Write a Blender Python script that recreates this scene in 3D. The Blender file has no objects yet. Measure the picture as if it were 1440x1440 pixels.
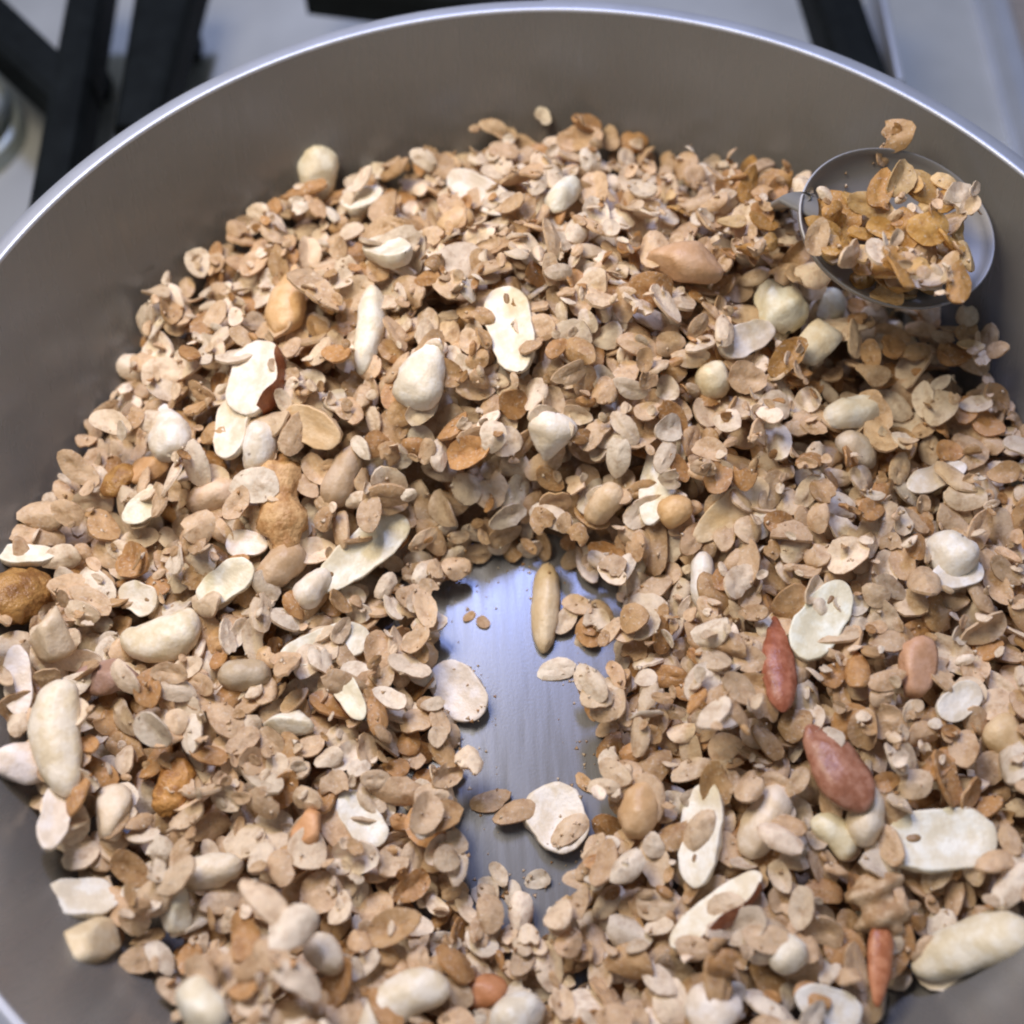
import bpy, math, random
import numpy as np
from mathutils import Vector, Matrix, noise

random.seed(11)
rng = np.random.default_rng(11)
scene = bpy.context.scene
COL = scene.collection

# ---------------------------------------------------------------- camera
ZR = 0.060                       # height of the pan's rim above its inner floor
EL, ROLL, DIST = 1.0874, 0.0325, 0.2492
LOOK = np.array([-0.0084, -0.0086, ZR])
FPX = 720 / math.tan(math.radians(23.0))      # focal length for a 1440 px picture, 46 degrees
_fw = np.array([0, math.cos(EL), -math.sin(EL)])
_up = np.array([0, math.sin(EL), math.cos(EL)])
_rt = np.array([1.0, 0, 0])
_c, _s = math.cos(ROLL), math.sin(ROLL)
RT = _c * _rt - _s * _up
UP = _s * _rt + _c * _up
FW = _fw
CAM = LOOK - FW * DIST
cam_data = bpy.data.cameras.new('camera')
cam = bpy.data.objects.new('camera', cam_data)
COL.objects.link(cam)
m = Matrix.Identity(4)
for i in range(3):
    m[i][0], m[i][1], m[i][2], m[i][3] = RT[i], UP[i], -FW[i], CAM[i]
cam.matrix_world = m
cam_data.sensor_width = 36
cam_data.lens = 18 / math.tan(math.radians(23.0))
cam_data.clip_start, cam_data.clip_end = 0.005, 50
cam_data.dof.use_dof = True
cam_data.dof.focus_distance = 0.285
cam_data.dof.aperture_fstop = 6.5
scene.camera = cam

# ---------------------------------------------------------------- light
world = bpy.data.worlds.new('World')
scene.world = world
world.use_nodes = True
bg = world.node_tree.nodes['Background']
bg.inputs['Color'].default_value = (0.58, 0.64, 0.74, 1)
bg.inputs['Strength'].default_value = 0.31


def lamp(name, loc, target, sx, sy, power, color):
    d = bpy.data.lights.new(name, 'AREA')
    d.shape = 'RECTANGLE'
    d.size, d.size_y, d.energy, d.color = sx, sy, power, color
    o = bpy.data.objects.new(name, d)
    COL.objects.link(o)
    o.location = loc
    o.rotation_euler = (Vector(target) - Vector(loc)).to_track_quat('-Z', 'Y').to_euler()
    return o


lamp('hood_lamp', (-0.14, 0.10, 0.37), (0.01, 0.045, 0.02), 0.17, 0.17, 1.72, (1.0, 0.87, 0.70))
lamp('kitchen_tube', (-0.03, 0.62, 1.06), (0, 0, 0), 0.10, 0.22, 9.0, (0.48, 0.57, 1.0))
scene.view_settings.view_transform = 'Standard'
scene.view_settings.look = 'None'
scene.view_settings.exposure = -0.14
scene.view_settings.gamma = 1.0
scene.cycles.use_denoising = True
scene.cycles.filter_width = 2.1
scene.cycles.max_bounces = 8
scene.cycles.diffuse_bounces = 5


# ---------------------------------------------------------------- helpers
def ray(px, py):
    d = FW + RT * ((px - 720) / FPX) - UP * ((py - 720) / FPX)
    return d / np.linalg.norm(d)


def at(px, py, z):
    d = ray(px, py)
    return CAM + d * ((z - CAM[2]) / d[2])


def project(P):
    d = P - CAM
    w = d @ FW
    return 720 + FPX * (d @ RT) / w, 720 - FPX * (d @ UP) / w, w


def mesh_obj(name, verts, faces, mat, parent=None, smooth=True, angle=None):
    me = bpy.data.meshes.new(name)
    me.from_pydata([tuple(map(float, v)) for v in verts], [], faces)
    me.materials.append(mat)
    if smooth:
        me.polygons.foreach_set('use_smooth', np.ones(len(me.polygons), bool))
        if angle:
            me.set_sharp_from_angle(angle=math.radians(angle))
    me.update()
    o = bpy.data.objects.new(name, me)
    COL.objects.link(o)
    if parent:
        o.parent = parent
    return o


def empty(name, loc=(0, 0, 0)):
    o = bpy.data.objects.new(name, None)
    o.empty_display_size = 0.01
    o.location = loc
    COL.objects.link(o)
    return o


def tag(o, label, cat, group=None):
    o['label'] = label
    o['category'] = cat
    if group:
        o['group'] = group
    return o


def lathe(profile, seg=180):
    v, f = [], []
    n = len(profile)
    for i in range(seg):
        a = 2 * math.pi * i / seg
        for r, z in profile:
            v.append((r * math.cos(a), r * math.sin(a), z))
    for i in range(seg):
        j = (i + 1) % seg
        for k in range(n - 1):
            f.append((i * n + k, j * n + k, j * n + k + 1, i * n + k + 1))
    return v, f


def rounded_bar(p, q, w, h, bev=0.25, taper=1.0):
    """a bar from p to q with a chamfered cross section; its top face at the points' height"""
    p, q = Vector(p), Vector(q)
    d = (q - p).normalized()
    side = d.cross(Vector((0, 0, 1))).normalized()
    upv = side.cross(d).normalized()
    b = bev * min(w, h)
    prof = [(-w/2 + b, 0), (w/2 - b, 0), (w/2 - b*.3, -b*.3), (w/2, -b), (w/2, -h), (-w/2, -h), (-w/2, -b), (-w/2 + b*.3, -b*.3)]
    v = []
    for base, sc in ((p, 1.0), (q, taper)):
        for x, y in prof:
            v.append(base + side * x * sc + upv * y)
    n = len(prof)
    f = [(k, (k + 1) % n, n + (k + 1) % n, n + k) for k in range(n)]
    f += [tuple(reversed(range(n))), tuple(range(n, 2 * n))]
    return v, f


def tube(points, radii, seg=12, flat=1.0):
    """swept tube through points; flat squashes it along its local vertical"""
    v, f = [], []
    pts = [Vector(p) for p in points]
    n = len(pts)
    for i, p in enumerate(pts):
        d = (pts[min(i + 1, n - 1)] - pts[max(i - 1, 0)]).normalized()
        side = d.cross(Vector((0, 0, 1)))
        if side.length < 1e-4:
            side = Vector((1, 0, 0))
        side.normalize()
        upv = side.cross(d)
        for k in range(seg):
            a = 2 * math.pi * k / seg
            v.append(p + side * math.cos(a) * radii[i] + upv * math.sin(a) * radii[i] * flat)
    for i in range(n - 1):
        for k in range(seg):
            l = (k + 1) % seg
            f.append((i*seg + k, i*seg + l, (i+1)*seg + l, (i+1)*seg + k))
    f.append(tuple(reversed(range(seg))))
    f.append(tuple(range((n-1)*seg, n*seg)))
    return v, f


# ---------------------------------------------------------------- materials
class NT:
    def __init__(self, name):
        self.m = bpy.data.materials.new(name)
        self.m.use_nodes = True
        self.t = self.m.node_tree
        self.b = self.t.nodes['Principled BSDF']
        self.x = -300

    def n(self, kind, **kw):
        o = self.t.nodes.new(kind)
        for k, v in kw.items():
            if k.startswith('i_'):
                key = k[2:].replace('_', ' ')
                o.inputs[key].default_value = v
            else:
                setattr(o, k, v)
        return o

    def l(self, a, b):
        self.t.links.new(a, b)

    def coords(self, scale=(1, 1, 1), out='Object'):
        tc = self.n('ShaderNodeTexCoord')
        mp = self.n('ShaderNodeMapping')
        mp.inputs['Scale'].default_value = scale
        self.l(tc.outputs[out], mp.inputs['Vector'])
        return mp.outputs['Vector']

    def noise(self, vec, scale, detail=4, rough=.6):
        o = self.n('ShaderNodeTexNoise', i_Scale=scale, i_Detail=detail, i_Roughness=rough)
        self.l(vec, o.inputs['Vector'])
        return o.outputs['Fac']

    def ramp(self, fac, stops):
        o = self.n('ShaderNodeValToRGB')
        e = o.color_ramp.elements
        while len(e) > 1:
            e.remove(e[-1])
        for i, (p, c) in enumerate(stops):
            if i == 0:
                e[0].position = p
                el = e[0]
            else:
                el = e.new(p)
            el.color = (*c, 1) if len(c) == 3 else c
        self.l(fac, o.inputs['Fac'])
        return o.outputs['Color']

    def mix(self, a, b, fac, mode='MIX'):
        o = self.n('ShaderNodeMix', data_type='RGBA', blend_type=mode)
        for sock, val in ((o.inputs[0], fac), (o.inputs[6], a), (o.inputs[7], b)):
            if isinstance(val, (int, float)):
                sock.default_value = val
            elif isinstance(val, tuple):
                sock.default_value = (*val, 1)
            else:
                self.l(val, sock)
        return o.outputs[2]

    def bump(self, height, strength, dist):
        o = self.n('ShaderNodeBump', i_Strength=strength, i_Distance=dist)
        self.l(height, o.inputs['Height'])
        self.l(o.outputs['Normal'], self.b.inputs['Normal'])

    def set(self, **kw):
        for k, v in kw.items():
            self.b.inputs[k.replace('_', ' ')].default_value = v


def mat_oat(name, source):
    t = NT(name)
    if source == 'object':
        src = t.n('ShaderNodeObjectInfo').outputs['Color']
    else:
        src = t.n('ShaderNodeAttribute', attribute_name='tint').outputs['Color']
    geo = t.n('ShaderNodeNewGeometry').outputs['Position']
    n1 = t.noise(geo, 380, 5, .65)
    n2 = t.noise(geo, 1300, 4, .7)
    c = t.mix(src, t.ramp(n1, [(.30, (.66, .54, .43)), (.50, (1, .98, .95)), (.72, (1.18, 1.17, 1.15))]), .9, 'MULTIPLY')
    c = t.mix(c, (.82, .75, .64), t.ramp(n2, [(.55, (0, 0, 0)), (.70, (.6, .6, .6))]))
    t.l(c, t.b.inputs['Base Color'])
    mx = t.n('ShaderNodeMath', operation='ADD')
    t.l(n1, mx.inputs[0])
    t.l(n2, mx.inputs[1])
    t.bump(mx.outputs[0], .5, .0005)
    t.set(Roughness=.40, Specular_IOR_Level=.45)
    tr = t.n('ShaderNodeBsdfTranslucent')
    t.l(t.mix(c, (1.0, .68, .42), 1.0, 'MULTIPLY'), tr.inputs['Color'])
    ms = t.n('ShaderNodeMixShader')
    ms.inputs[0].default_value = .18
    t.l(t.b.outputs[0], ms.inputs[1])
    t.l(tr.outputs[0], ms.inputs[2])
    t.l(ms.outputs[0], t.t.nodes['Material Output'].inputs['Surface'])
    return t.m


M = {}
M['oat'] = mat_oat('oat_flake', 'object')
M['oat_mass'] = mat_oat('oat_mass', 'attribute')


def mat_nut(name, pale, tan, spot=None, rough=.42, bumpd=.0004, sss=.15, nscale=260):
    t = NT(name)
    vec = t.coords()
    oi = t.n('ShaderNodeObjectInfo')
    off = t.n('ShaderNodeVectorMath', operation='ADD')
    t.l(vec, off.inputs[0])
    t.l(oi.outputs['Random'], off.inputs[1])
    v = off.outputs[0]
    n1 = t.noise(v, nscale, 4)
    c = t.ramp(n1, [(.30, tuple(x * .93 for x in tan)), (.42, tan), (.60, pale)])
    c = t.mix(c, oi.outputs['Color'], 1.0, 'MULTIPLY')
    if spot is not None:
        n2 = t.noise(v, 330, 1)
        c = t.mix(c, (.16, .09, .045), t.ramp(n2, [(.80, (0, 0, 0)), (.84, (.8, .8, .8))]))
    t.l(c, t.b.inputs['Base Color'])
    n3 = t.noise(v, 900, 3)
    t.bump(n3, .55, bumpd)
    t.set(Roughness=rough, Specular_IOR_Level=.4)
    return t.m


M['peanut'] = mat_nut('peanut_flesh', (.86, .83, .76), (.76, .68, .54), spot=.0)
M['cashew'] = mat_nut('cashew_flesh', (.84, .79, .66), (.74, .65, .46))
M['germ'] = mat_nut('peanut_germ', (.52, .40, .24), (.40, .28, .14))
M['skin'] = mat_nut('nut_skin', (.40, .15, .065), (.27, .085, .035), rough=.33, sss=.05, nscale=400)
M['almond'] = mat_nut('almond_skin', (.43, .22, .15), (.31, .13, .075), rough=.34, sss=.05, nscale=420)
M['walnut'] = mat_nut('walnut_flesh', (.66, .44, .22), (.42, .23, .09), rough=.45, bumpd=.001)
M['raisin'] = mat_nut('golden_raisin', (.46, .25, .09), (.26, .12, .04), rough=.30, sss=.35, bumpd=.0012)


def mat_pan():
    t = NT('pan_coating')
    geo = t.n('ShaderNodeNewGeometry').outputs['Position']
    n1 = t.noise(geo, 14, 3)
    n2 = t.noise(geo, 1600, 2)
    c = t.ramp(n1, [(.3, (.148, .143, .136)), (.7, (.186, .180, .171))])
    t.l(c, t.b.inputs['Base Color'])
    sc = t.n('ShaderNodeMapping')
    sc.inputs['Scale'].default_value = (420, 40, 40)
    sc.inputs['Rotation'].default_value = (0, 0, .1)
    t.l(geo, sc.inputs['Vector'])
    n3 = t.n('ShaderNodeTexNoise', i_Scale=1.0, i_Detail=3)
    t.l(sc.outputs[0], n3.inputs['Vector'])
    r = t.ramp(n3.outputs['Fac'], [(.32, (.22, .22, .22)), (.66, (.31, .31, .31))])
    t.l(r, t.b.inputs['Roughness'])
    mx = t.n('ShaderNodeMath', operation='ADD')
    t.l(n2, mx.inputs[0])
    t.l(n3.outputs['Fac'], mx.inputs[1])
    t.bump(mx.outputs[0], .05, .0003)
    t.set(Metallic=.0, Specular_IOR_Level=1.0)
    t.b.inputs['Specular Tint'].default_value = (.70, .78, 1.0, 1)
    return t.m


M['pan'] = mat_pan()


def mat_simple(name, col, rough, metal=0.0, var=.15, nscale=40, bump=.1, bd=.0004, spec=.5):
    t = NT(name)
    geo = t.n('ShaderNodeNewGeometry').outputs['Position']
    n1 = t.noise(geo, nscale, 5)
    lo = tuple(x * (1 - var) for x in col)
    hi = tuple(min(1, x * (1 + var)) for x in col)
    t.l(t.ramp(n1, [(.3, lo), (.7, hi)]), t.b.inputs['Base Color'])
    n2 = t.noise(geo, nscale * 30, 3)
    t.bump(n2, bump, bd)
    t.set(Roughness=rough, Metallic=metal, Specular_IOR_Level=spec)
    return t.m


M['rim'] = mat_simple('bare_aluminium', (.50, .53, .60), .55, .8, .08, 60, .25, .0003)
M['outer'] = mat_simple('pan_outside', (.10, .10, .11), .45, .1)
M['iron'] = mat_simple('black_cast_iron', (.008, .010, .011), .6, 0, .3, 90, .3, .0004, .05)
M['stove'] = mat_simple('stainless_stovetop', (.44, .45, .43), .45, .5, .14, 18, .05, .0003)
M['trim'] = mat_simple('stainless_trim', (.60, .63, .70), .35, .8, .08, 30, .05, .0003)
M['counter'] = mat_simple('brown_grey_counter', (.22, .20, .18), .5, 0, .25, 60, .1)
M['tile'] = mat_simple('white_glaze', (.74, .73, .68), .35, 0, .04, 30, .05)
M['steel'] = mat_simple('spoon_steel', (.36, .355, .35), .60, .6, .06, 80, .08, .0002)
M['burner'] = mat_simple('burner_alloy', (.30, .34, .34), .45, .6, .15, 60, .2)

# ---------------------------------------------------------------- setting
ZG = -0.008                       # top of the iron grate = underside of the pan
ZS = -0.045                       # stovetop surface


def sheet(name, x0, x1, y0, y1, z, mat, n=8):
    v, f = [], []
    for j in range(n + 1):
        for i in range(n + 1):
            v.append((x0 + (x1 - x0) * i / n, y0 + (y1 - y0) * j / n, z))
    for j in range(n):
        for i in range(n):
            a = j * (n + 1) + i
            f.append((a, a + 1, a + n + 2, a + n + 1))
    o = mesh_obj(name, v, f, mat)
    o['kind'] = 'structure'
    return o


sheet('stovetop', -.45, .215, -.32, .55, ZS, M['stove'])

# the stovetop's steel border on the right, and the counter beyond it
e0, e1 = at(1352, -60, ZS), at(1428, 235, ZS)
d_ = (e1 - e0) / np.linalg.norm(e1 - e0)
pA, pB = e0 - d_ * .12, e1 + d_ * .35
side = np.array([d_[1], -d_[0], 0])
side = side if side[0] > 0 else -side


def prism_strip(name, a, b, off0, off1, z0, z1, mat, bev=.001):
    """long slab between two offsets of the line a-b"""
    vs = []
    for base in (a, b):
        for o_, z in ((off0, z0), (off0, z1 - bev), (off0 + bev, z1), (off1 - bev, z1), (off1, z1 - bev), (off1, z0)):
            q = base + side * o_
            vs.append((q[0], q[1], z))
    n = 6
    f = [(k, (k + 1) % n, n + (k + 1) % n, n + k) for k in range(n)]
    f += [tuple(range(n)), tuple(range(2*n - 1, n - 1, -1))]
    return mesh_obj(name, vs, f, mat, smooth=False)


trim = prism_strip('stovetop_trim', pA, pB, 0.0, .011, ZS - .02, ZS + .009, M['trim'], .003)
tag(trim, 'bright steel edge strip of the stovetop at the far right', 'trim')
ctr = prism_strip('countertop', pA - d_ * .2, pB, .0115, .40, ZS - .03, ZS + .005, M['counter'])
ctr['kind'] = 'structure'
tl = at(1420, 20, ZS + .005)
tile = prism_strip('white_tray', tl - d_ * .12, tl + d_ * .022, float((tl - e0) @ side) - 0, float((tl - e0) @ side) + .09, ZS + .0055, ZS + .016, M['tile'], .003)
tag(tile, 'white tray edge on the counter in the top right corner', 'tray')


# iron grates: bars given by two points on the picture, built at their real height
def bar(parent, p, q, w, h=.012, taper=1.0, z=ZG, name='bar'):
    P, Q = at(*p, z), at(*q, z)
    v, f = rounded_bar(P, Q, w, h, .3, taper)
    v = [a - parent.location for a in v]
    return mesh_obj(name, v, f, M['iron'], parent, smooth=False)


g1 = empty('pan_grate', (0, 0, ZG))
tag(g1, 'black cast iron burner grate under the pan at the upper left', 'grate')


def extend(p, q, k):
    return (q[0] + (q[0] - p[0]) * k, q[1] + (q[1] - p[1]) * k)


bar(g1, (123, -60), (60, 300), .0130, .016)
bar(g1, (-60, -25), (96, 120), .0185, .016, .9, ZG - .0006)
bar(g1, (236, -60), (186, 175), .0235, .016, .62)
for px, py in ((105, 60), (240, 5)):
    P = at(px, py, ZG - .014)
    v, f = rounded_bar((P[0], P[1] - .005, ZG - .014), (P[0], P[1] + .005, ZG - .014), .012, -(ZS - ZG + .014), .2)
    mesh_obj('foot', [a - g1.location for a in v], f, M['iron'], g1, smooth=False)
g2 = empty('rear_grate', (0, .2, ZG))
tag(g2, 'black iron grate bar behind the top centre of the pan rim', 'grate')
bar(g2, (430, -42), (760, -2), .012, .014)
bar(g2, (560, -45), (590, -140), .012, .014, 1, ZG - .0005)
g3 = empty('side_grate', (.12, .2, ZG))
tag(g3, 'black iron grate bar behind the right part of the pan rim', 'grate')
bar(g3, (1166, -60), (1222, 110), .017, .016)
P, Q = at(1236, -40, ZG + .0004), at(1268, 112, ZG + .0004)  # pale strip added as the highlight along the iron bar's right edge
v, f = rounded_bar(P, Q, .0028, .016, .3)
mesh_obj('highlight_strip', [a - g3.location for a in v], f, M['trim'], g3, smooth=False)

# gas burner at the left edge
bc = at(-52, 196, ZS)
br = empty('gas_burner', bc)
tag(br, 'grey metal gas burner cut off by the left picture edge', 'burner')
v, f = lathe([(0, .0), (.0235, 0), (.0235, .007), (.0225, .008), (.019, .0085), (.019, .012), (.0215, .0125), (.0215, .017), (.0205, .018), (0, .0185)], 64)
mesh_obj('burner_base', v, f, M['burner'], br, angle=40)
v, f = lathe([(0, .0187), (.018, .0187), (.0185, .0195), (.018, .022), (.0, .0225)], 64)
mesh_obj('burner_cap', v, f, M['iron'], br, angle=40)

# ---------------------------------------------------------------- the pan
RF, FIL = .109, .017              # flat floor radius, corner radius


def pan_profile():
    pr = [(0, 0), (.02, 0), (.04, 0), (.06, 0), (.08, 0), (RF * .93, 0), (RF, 0)]
    amax = math.radians(66)
    for k in range(1, 9):
        a = amax * k / 8
        pr.append((RF + FIL * math.sin(a), FIL * (1 - math.cos(a))))
    r0, z0 = pr[-1]
    for k in range(1, 9):
        u = k / 8
        pr.append((r0 + (.1400 - r0) * (u ** .92), z0 + (ZR - z0) * u))
    return pr


PROF = pan_profile()
_pr = np.array([p[0] for p in PROF])
_pz = np.array([p[1] for p in PROF])


def pan_z(r):
    return np.interp(r, _pr, _pz)


pan = empty('frying_pan', (0, 0, ZG))
tag(pan, 'wide grey non-stick frying pan with a bright metal rim, full of oats', 'pan')
v, f = lathe(PROF, 220)
body = mesh_obj('cooking_surface', [(a, b, c - ZG) for a, b, c in v], f, M['pan'], pan)
lip = [(.1400, ZR), (.1401, ZR + .0005), (.1405, ZR + .0008), (.1412, ZR + .0007), (.1432, ZR + .0002), (.1450, ZR - .0004), (.1458, ZR - .0012),
       (.1460, ZR - .0026), (.1452, ZR - .0036), (.1440, ZR - .0040)]
v, f = lathe(lip, 220)
mesh_obj('rim', [(a, b, c - ZG) for a, b, c in v], f, M['rim'], pan)
outp = [(.1440, ZR - .0040), (.139, .045), (.133, .025), (.127, .008), (.118, -.003), (.108, -.0075), (0, -.0078)]
v, f = lathe(outp, 160)
mesh_obj('outer_wall', [(a, b, c - ZG) for a, b, c in v], f, M['outer'], pan)

# ---------------------------------------------------------------- heap shape
# surface points of the heap: picture position and height above the pan floor (mm)
CTRL = [(660, 800, 0), (720, 780, 0), (780, 780, 0), (860, 830, 0), (880, 850, 0), (850, 910, 0), (840, 1010, 0), (700, 900, 0), (740, 1000, 0), (760, 1100, 0), (670, 1060, 0), (700, 1200, 0), (650, 1210, 0),
        (800, 1050, 0), (750, 1290, 0), (800, 890, 0), (620, 850, 0), (840, 1180, 0), (690, 1290, 0), (810, 1240, 0), (640, 1150, 0), (650, 1000, 0), (600, 880, 0), (765, 1365, 3),
        (700, 690, 20), (560, 710, 15), (860, 730, 14), (600, 590, 29), (750, 560, 34), (900, 610, 29), (750, 450, 40), (750, 350, 38), (750, 260, 29), (600, 400, 36),
        (600, 290, 23), (450, 320, 19), (400, 410, 24), (300, 410, 17), (300, 345, 11), (245, 415, 10), (250, 500, 19), (205, 520, 10), (165, 570, 8), (400, 550, 29),
        (300, 650, 22), (160, 680, 10), (450, 680, 20), (510, 770, 11), (560, 830, 4), (350, 800, 17), (200, 800, 14), (60, 775, 6), (30, 860, 8), (400, 920, 13),
        (520, 920, 8), (600, 960, 3), (250, 980, 16), (100, 960, 11), (20, 960, 6), (50, 1090, 4), (350, 1080, 15), (500, 1060, 11), (575, 1080, 6), (575, 1160, 6),
        (150, 1150, 7), (85, 1185, 2), (300, 1200, 12), (450, 1200, 12), (560, 1230, 8), (635, 1300, 4), (180, 1270, 7), (95, 1290, 1), (220, 1370, 2), (350, 1330, 8),
        (500, 1350, 10), (600, 1400, 8), (300, 1430, 4), (740, 1420, 6), (740, 1385, 4.5), (850, 1300, 6), (880, 1230, 5), (930, 1350, 10), (910, 1120, 7), (850, 1090, 0),
        (900, 1000, 5), (960, 1000, 12), (925, 900, 6), (960, 850, 12), (920, 790, 9), (1000, 700, 21), (1050, 600, 25), (1000, 480, 33), (950, 400, 37), (900, 300, 31),
        (880, 235, 22), (1000, 260, 20), (1000, 330, 25), (1100, 450, 25), (1120, 340, 30), (1180, 400, 25), (1090, 280, 26), (1230, 455, 16), (1180, 490, 16), (1250, 490, 12), (1380, 530, 8), (1420, 600, 10), (1200, 620, 19),
        (1150, 750, 21), (1350, 700, 14), (1300, 850, 17), (1430, 850, 12), (1100, 900, 19), (1200, 1000, 18), (1350, 1000, 14), (1050, 1080, 15), (1250, 1120, 15),
        (1400, 1150, 11), (1000, 1200, 11), (1150, 1250, 14), (1300, 1280, 9), (1420, 1270, 6), (1100, 1400, 10), (1240, 1400, 5), (1300, 1420, 0), (1400, 1390, 0),
        (1440, 1350, 1), (500, 1560, 11), (750, 1600, 8), (1000, 1560, 9), (1300, 1560, 0), (-90, 850, 4), (-90, 1000, 0), (0, 1200, 0), (0, 1300, 0), (120, 1400, 0), (240, 1520, 2),
        (1540, 800, 11), (1560, 1000, 10), (1520, 1200, 4), (1540, 1400, 0)]
CELL, HALF = .0008, .132
NG = int(2 * HALF / CELL)
gx = (np.arange(NG) + .5) * CELL - HALF
GX, GY = np.meshgrid(gx, gx, indexing='ij')
GR = np.hypot(GX, GY)
PANZ = pan_z(GR)
cp, ch = [], []
for x_, y_, h_ in CTRL:
    z_ = h_ / 1000
    for _ in range(8):
        p_ = at(x_, y_, z_)
        if h_ > 0:
            z_ = .5 * z_ + .5 * max(h_ / 1000, float(pan_z(math.hypot(p_[0], p_[1]))) + min(h_ / 1000, .0055))
    cp.append(p_)
    ch.append(z_)
cp, ch = np.array(cp), np.array(ch)
A = np.hypot(cp[:, None, 0] - cp[None, :, 0], cp[:, None, 1] - cp[None, :, 1])
wgt = np.linalg.solve(A - np.eye(len(cp)) * .0025, ch - .01)
TARGET = np.zeros_like(GX) + .01
for k in range(len(cp)):
    TARGET += wgt[k] * np.hypot(GX - cp[k, 0], GY - cp[k, 1])


def blur(a, n):
    for _ in range(n):
        a = (a + np.roll(a, 1, 0) + np.roll(a, -1, 0)) / 3
        a = (a + np.roll(a, 1, 1) + np.roll(a, -1, 1)) / 3
    return a


TARGET = blur(TARGET, 4)
TARGET = np.where(TARGET < .0016, -.001, TARGET)
DEPTH = TARGET - PANZ             # how thick the heap is at each place
SM = blur(np.maximum(TARGET, PANZ), 6)
GRX, GRY = np.gradient(SM, CELL)
H = np.maximum(PANZ, TARGET - .0095)
CORE = H.copy()
NUTMASK = np.zeros(H.shape, bool)


def cell(x, y):
    return (np.clip(((x + HALF) / CELL).astype(int), 0, NG - 1), np.clip(((y + HALF) / CELL).astype(int), 0, NG - 1))


def surface_hit(px, py, field):
    d = ray(px, py)
    for t in np.arange(.15, .55, .0005):
        p = CAM + d * t
        if abs(p[0]) < HALF and abs(p[1]) < HALF:
            i, j = cell(np.array([p[0]]), np.array([p[1]]))
            if p[2] <= field[i[0], j[0]]:
                return p
    return at(px, py, 0)


# ---------------------------------------------------------------- oat flakes: base shapes
class Flake:
    def __init__(self, seed):
        r = random.Random(seed)
        self.L, self.W, self.T = .0093 * r.uniform(.78, 1.18), .0068 * r.uniform(.72, 1.12), .00100
        self.ca, self.cb, self.tw = r.uniform(-.35, .5), r.uniform(-.3, .7), r.uniform(-.5, .5)
        self.ph = [r.uniform(0, 6.28) for _ in range(4)]
        self.notch = [(r.uniform(0, 6.28), r.uniform(.12, .34), r.uniform(.16, .30)) for _ in range(r.choice((0, 0, 1, 1)))]
        self.off = r.uniform(0, 100)
        self.cut = r.choice((None, None, None, None, r.uniform(.2, .6)))

    def at(self, rho, th):
        e = 1 + .05 * math.sin(2 * th + self.ph[0]) + .05 * math.sin(3 * th + self.ph[1]) + .025 * math.sin(5 * th + self.ph[2])
        for a, dep, wd in self.notch:
            dd = (th - a + math.pi) % (2 * math.pi) - math.pi
            e *= 1 - dep * math.exp(-(dd / wd) ** 2)
        x, y = rho * e * math.cos(th), rho * e * math.sin(th)
        if self.cut is not None:
            x = min(x, self.cut + .12 * math.sin(6 * y + self.ph[1]))
        X, Y = x * self.L / 2, y * self.W / 2
        z = (self.ca * x * x + self.cb * y * y + self.tw * x * y) * .0020
        z += .00045 * noise.noise((X * 420 + self.off, Y * 420, 0))
        z -= .00050 * math.exp(-(y / .13) ** 2) * (1 - min(1, abs(x)) ** 2)      # the seed's crease
        return X, Y, z

    def build(self, rings=3, seg=15):
        v, f = [], []
        for sgn in (1, -1):
            x, y, z = self.at(0, 0)
            v.append((x, y, z + sgn * self.T / 2))
            for k in range(1, rings + 1):
                rho = (k / rings) ** .85
                for s in range(seg):
                    x, y, z = self.at(rho, 2 * math.pi * s / seg)
                    th = self.T * (1 if k < rings else .62)
                    v.append((x, y, z + sgn * th / 2))
        n = 1 + rings * seg
        for side_ in (0, 1):
            b = side_ * n
            fl = (lambda t: t) if side_ == 0 else (lambda t: tuple(reversed(t)))
            for s in range(seg):
                s2 = (s + 1) % seg
                f.append(fl((b, b + 1 + s, b + 1 + s2)))
                for k in range(rings - 1):
                    a0 = b + 1 + k * seg
                    a1 = a0 + seg
                    f.append(fl((a0 + s, a1 + s, a1 + s2)))
                    f.append(fl((a0 + s, a1 + s2, a0 + s2)))
        o = 1 + (rings - 1) * seg
        for s in range(seg):
            s2 = (s + 1) % seg
            f.append((o + s, n + o + s, n + o + s2))
            f.append((o + s, n + o + s2, o + s2))
        self.v, self.f = np.array(v), np.array(f)
        pts = [self.at(0, 0)]
        for k in range(1, 8):
            for s in range(4 + 3 * k):
                pts.append(self.at(k / 7, 2 * math.pi * s / (4 + 3 * k)))
        self.s = np.array(pts)


KINDS = [Flake(100 + k) for k in range(26)]
for k_ in KINDS:
    k_.build()

OAT_TINTS = np.array([(.70, .53, .35), (.63, .45, .28), (.76, .62, .45), (.57, .38, .20), (.84, .74, .59), (.68, .51, .34), (.73, .56, .38), (.88, .82, .71), (.55, .32, .14), (.80, .68, .52), (.86, .77, .64)]) * np.array([.98, .945, .88])
GOLD_TINTS = np.array([(.70, .45, .17), (.60, .36, .11), (.74, .54, .27), (.52, .29, .09)])


def rot_from(normal, yaw):
    n = normal / np.linalg.norm(normal)
    a = np.array([math.cos(yaw), math.sin(yaw), 0.0])
    a = a - n * (a @ n)
    a /= np.linalg.norm(a)
    b = np.cross(n, a)
    return np.stack([a, b, n], 1)


flakes = []                       # (kind, R, scale, position, tint)


def settle(samples_xyz, x, y, thick, sink, mode_pct=100):
    i, j = cell(samples_xyz[:, 0] + x, samples_xyz[:, 1] + y)
    gap = H[i, j] - (samples_xyz[:, 2] - thick / 2)
    z = (gap.max() if mode_pct == 100 else np.percentile(gap, mode_pct)) - sink
    return i, j, z


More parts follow.
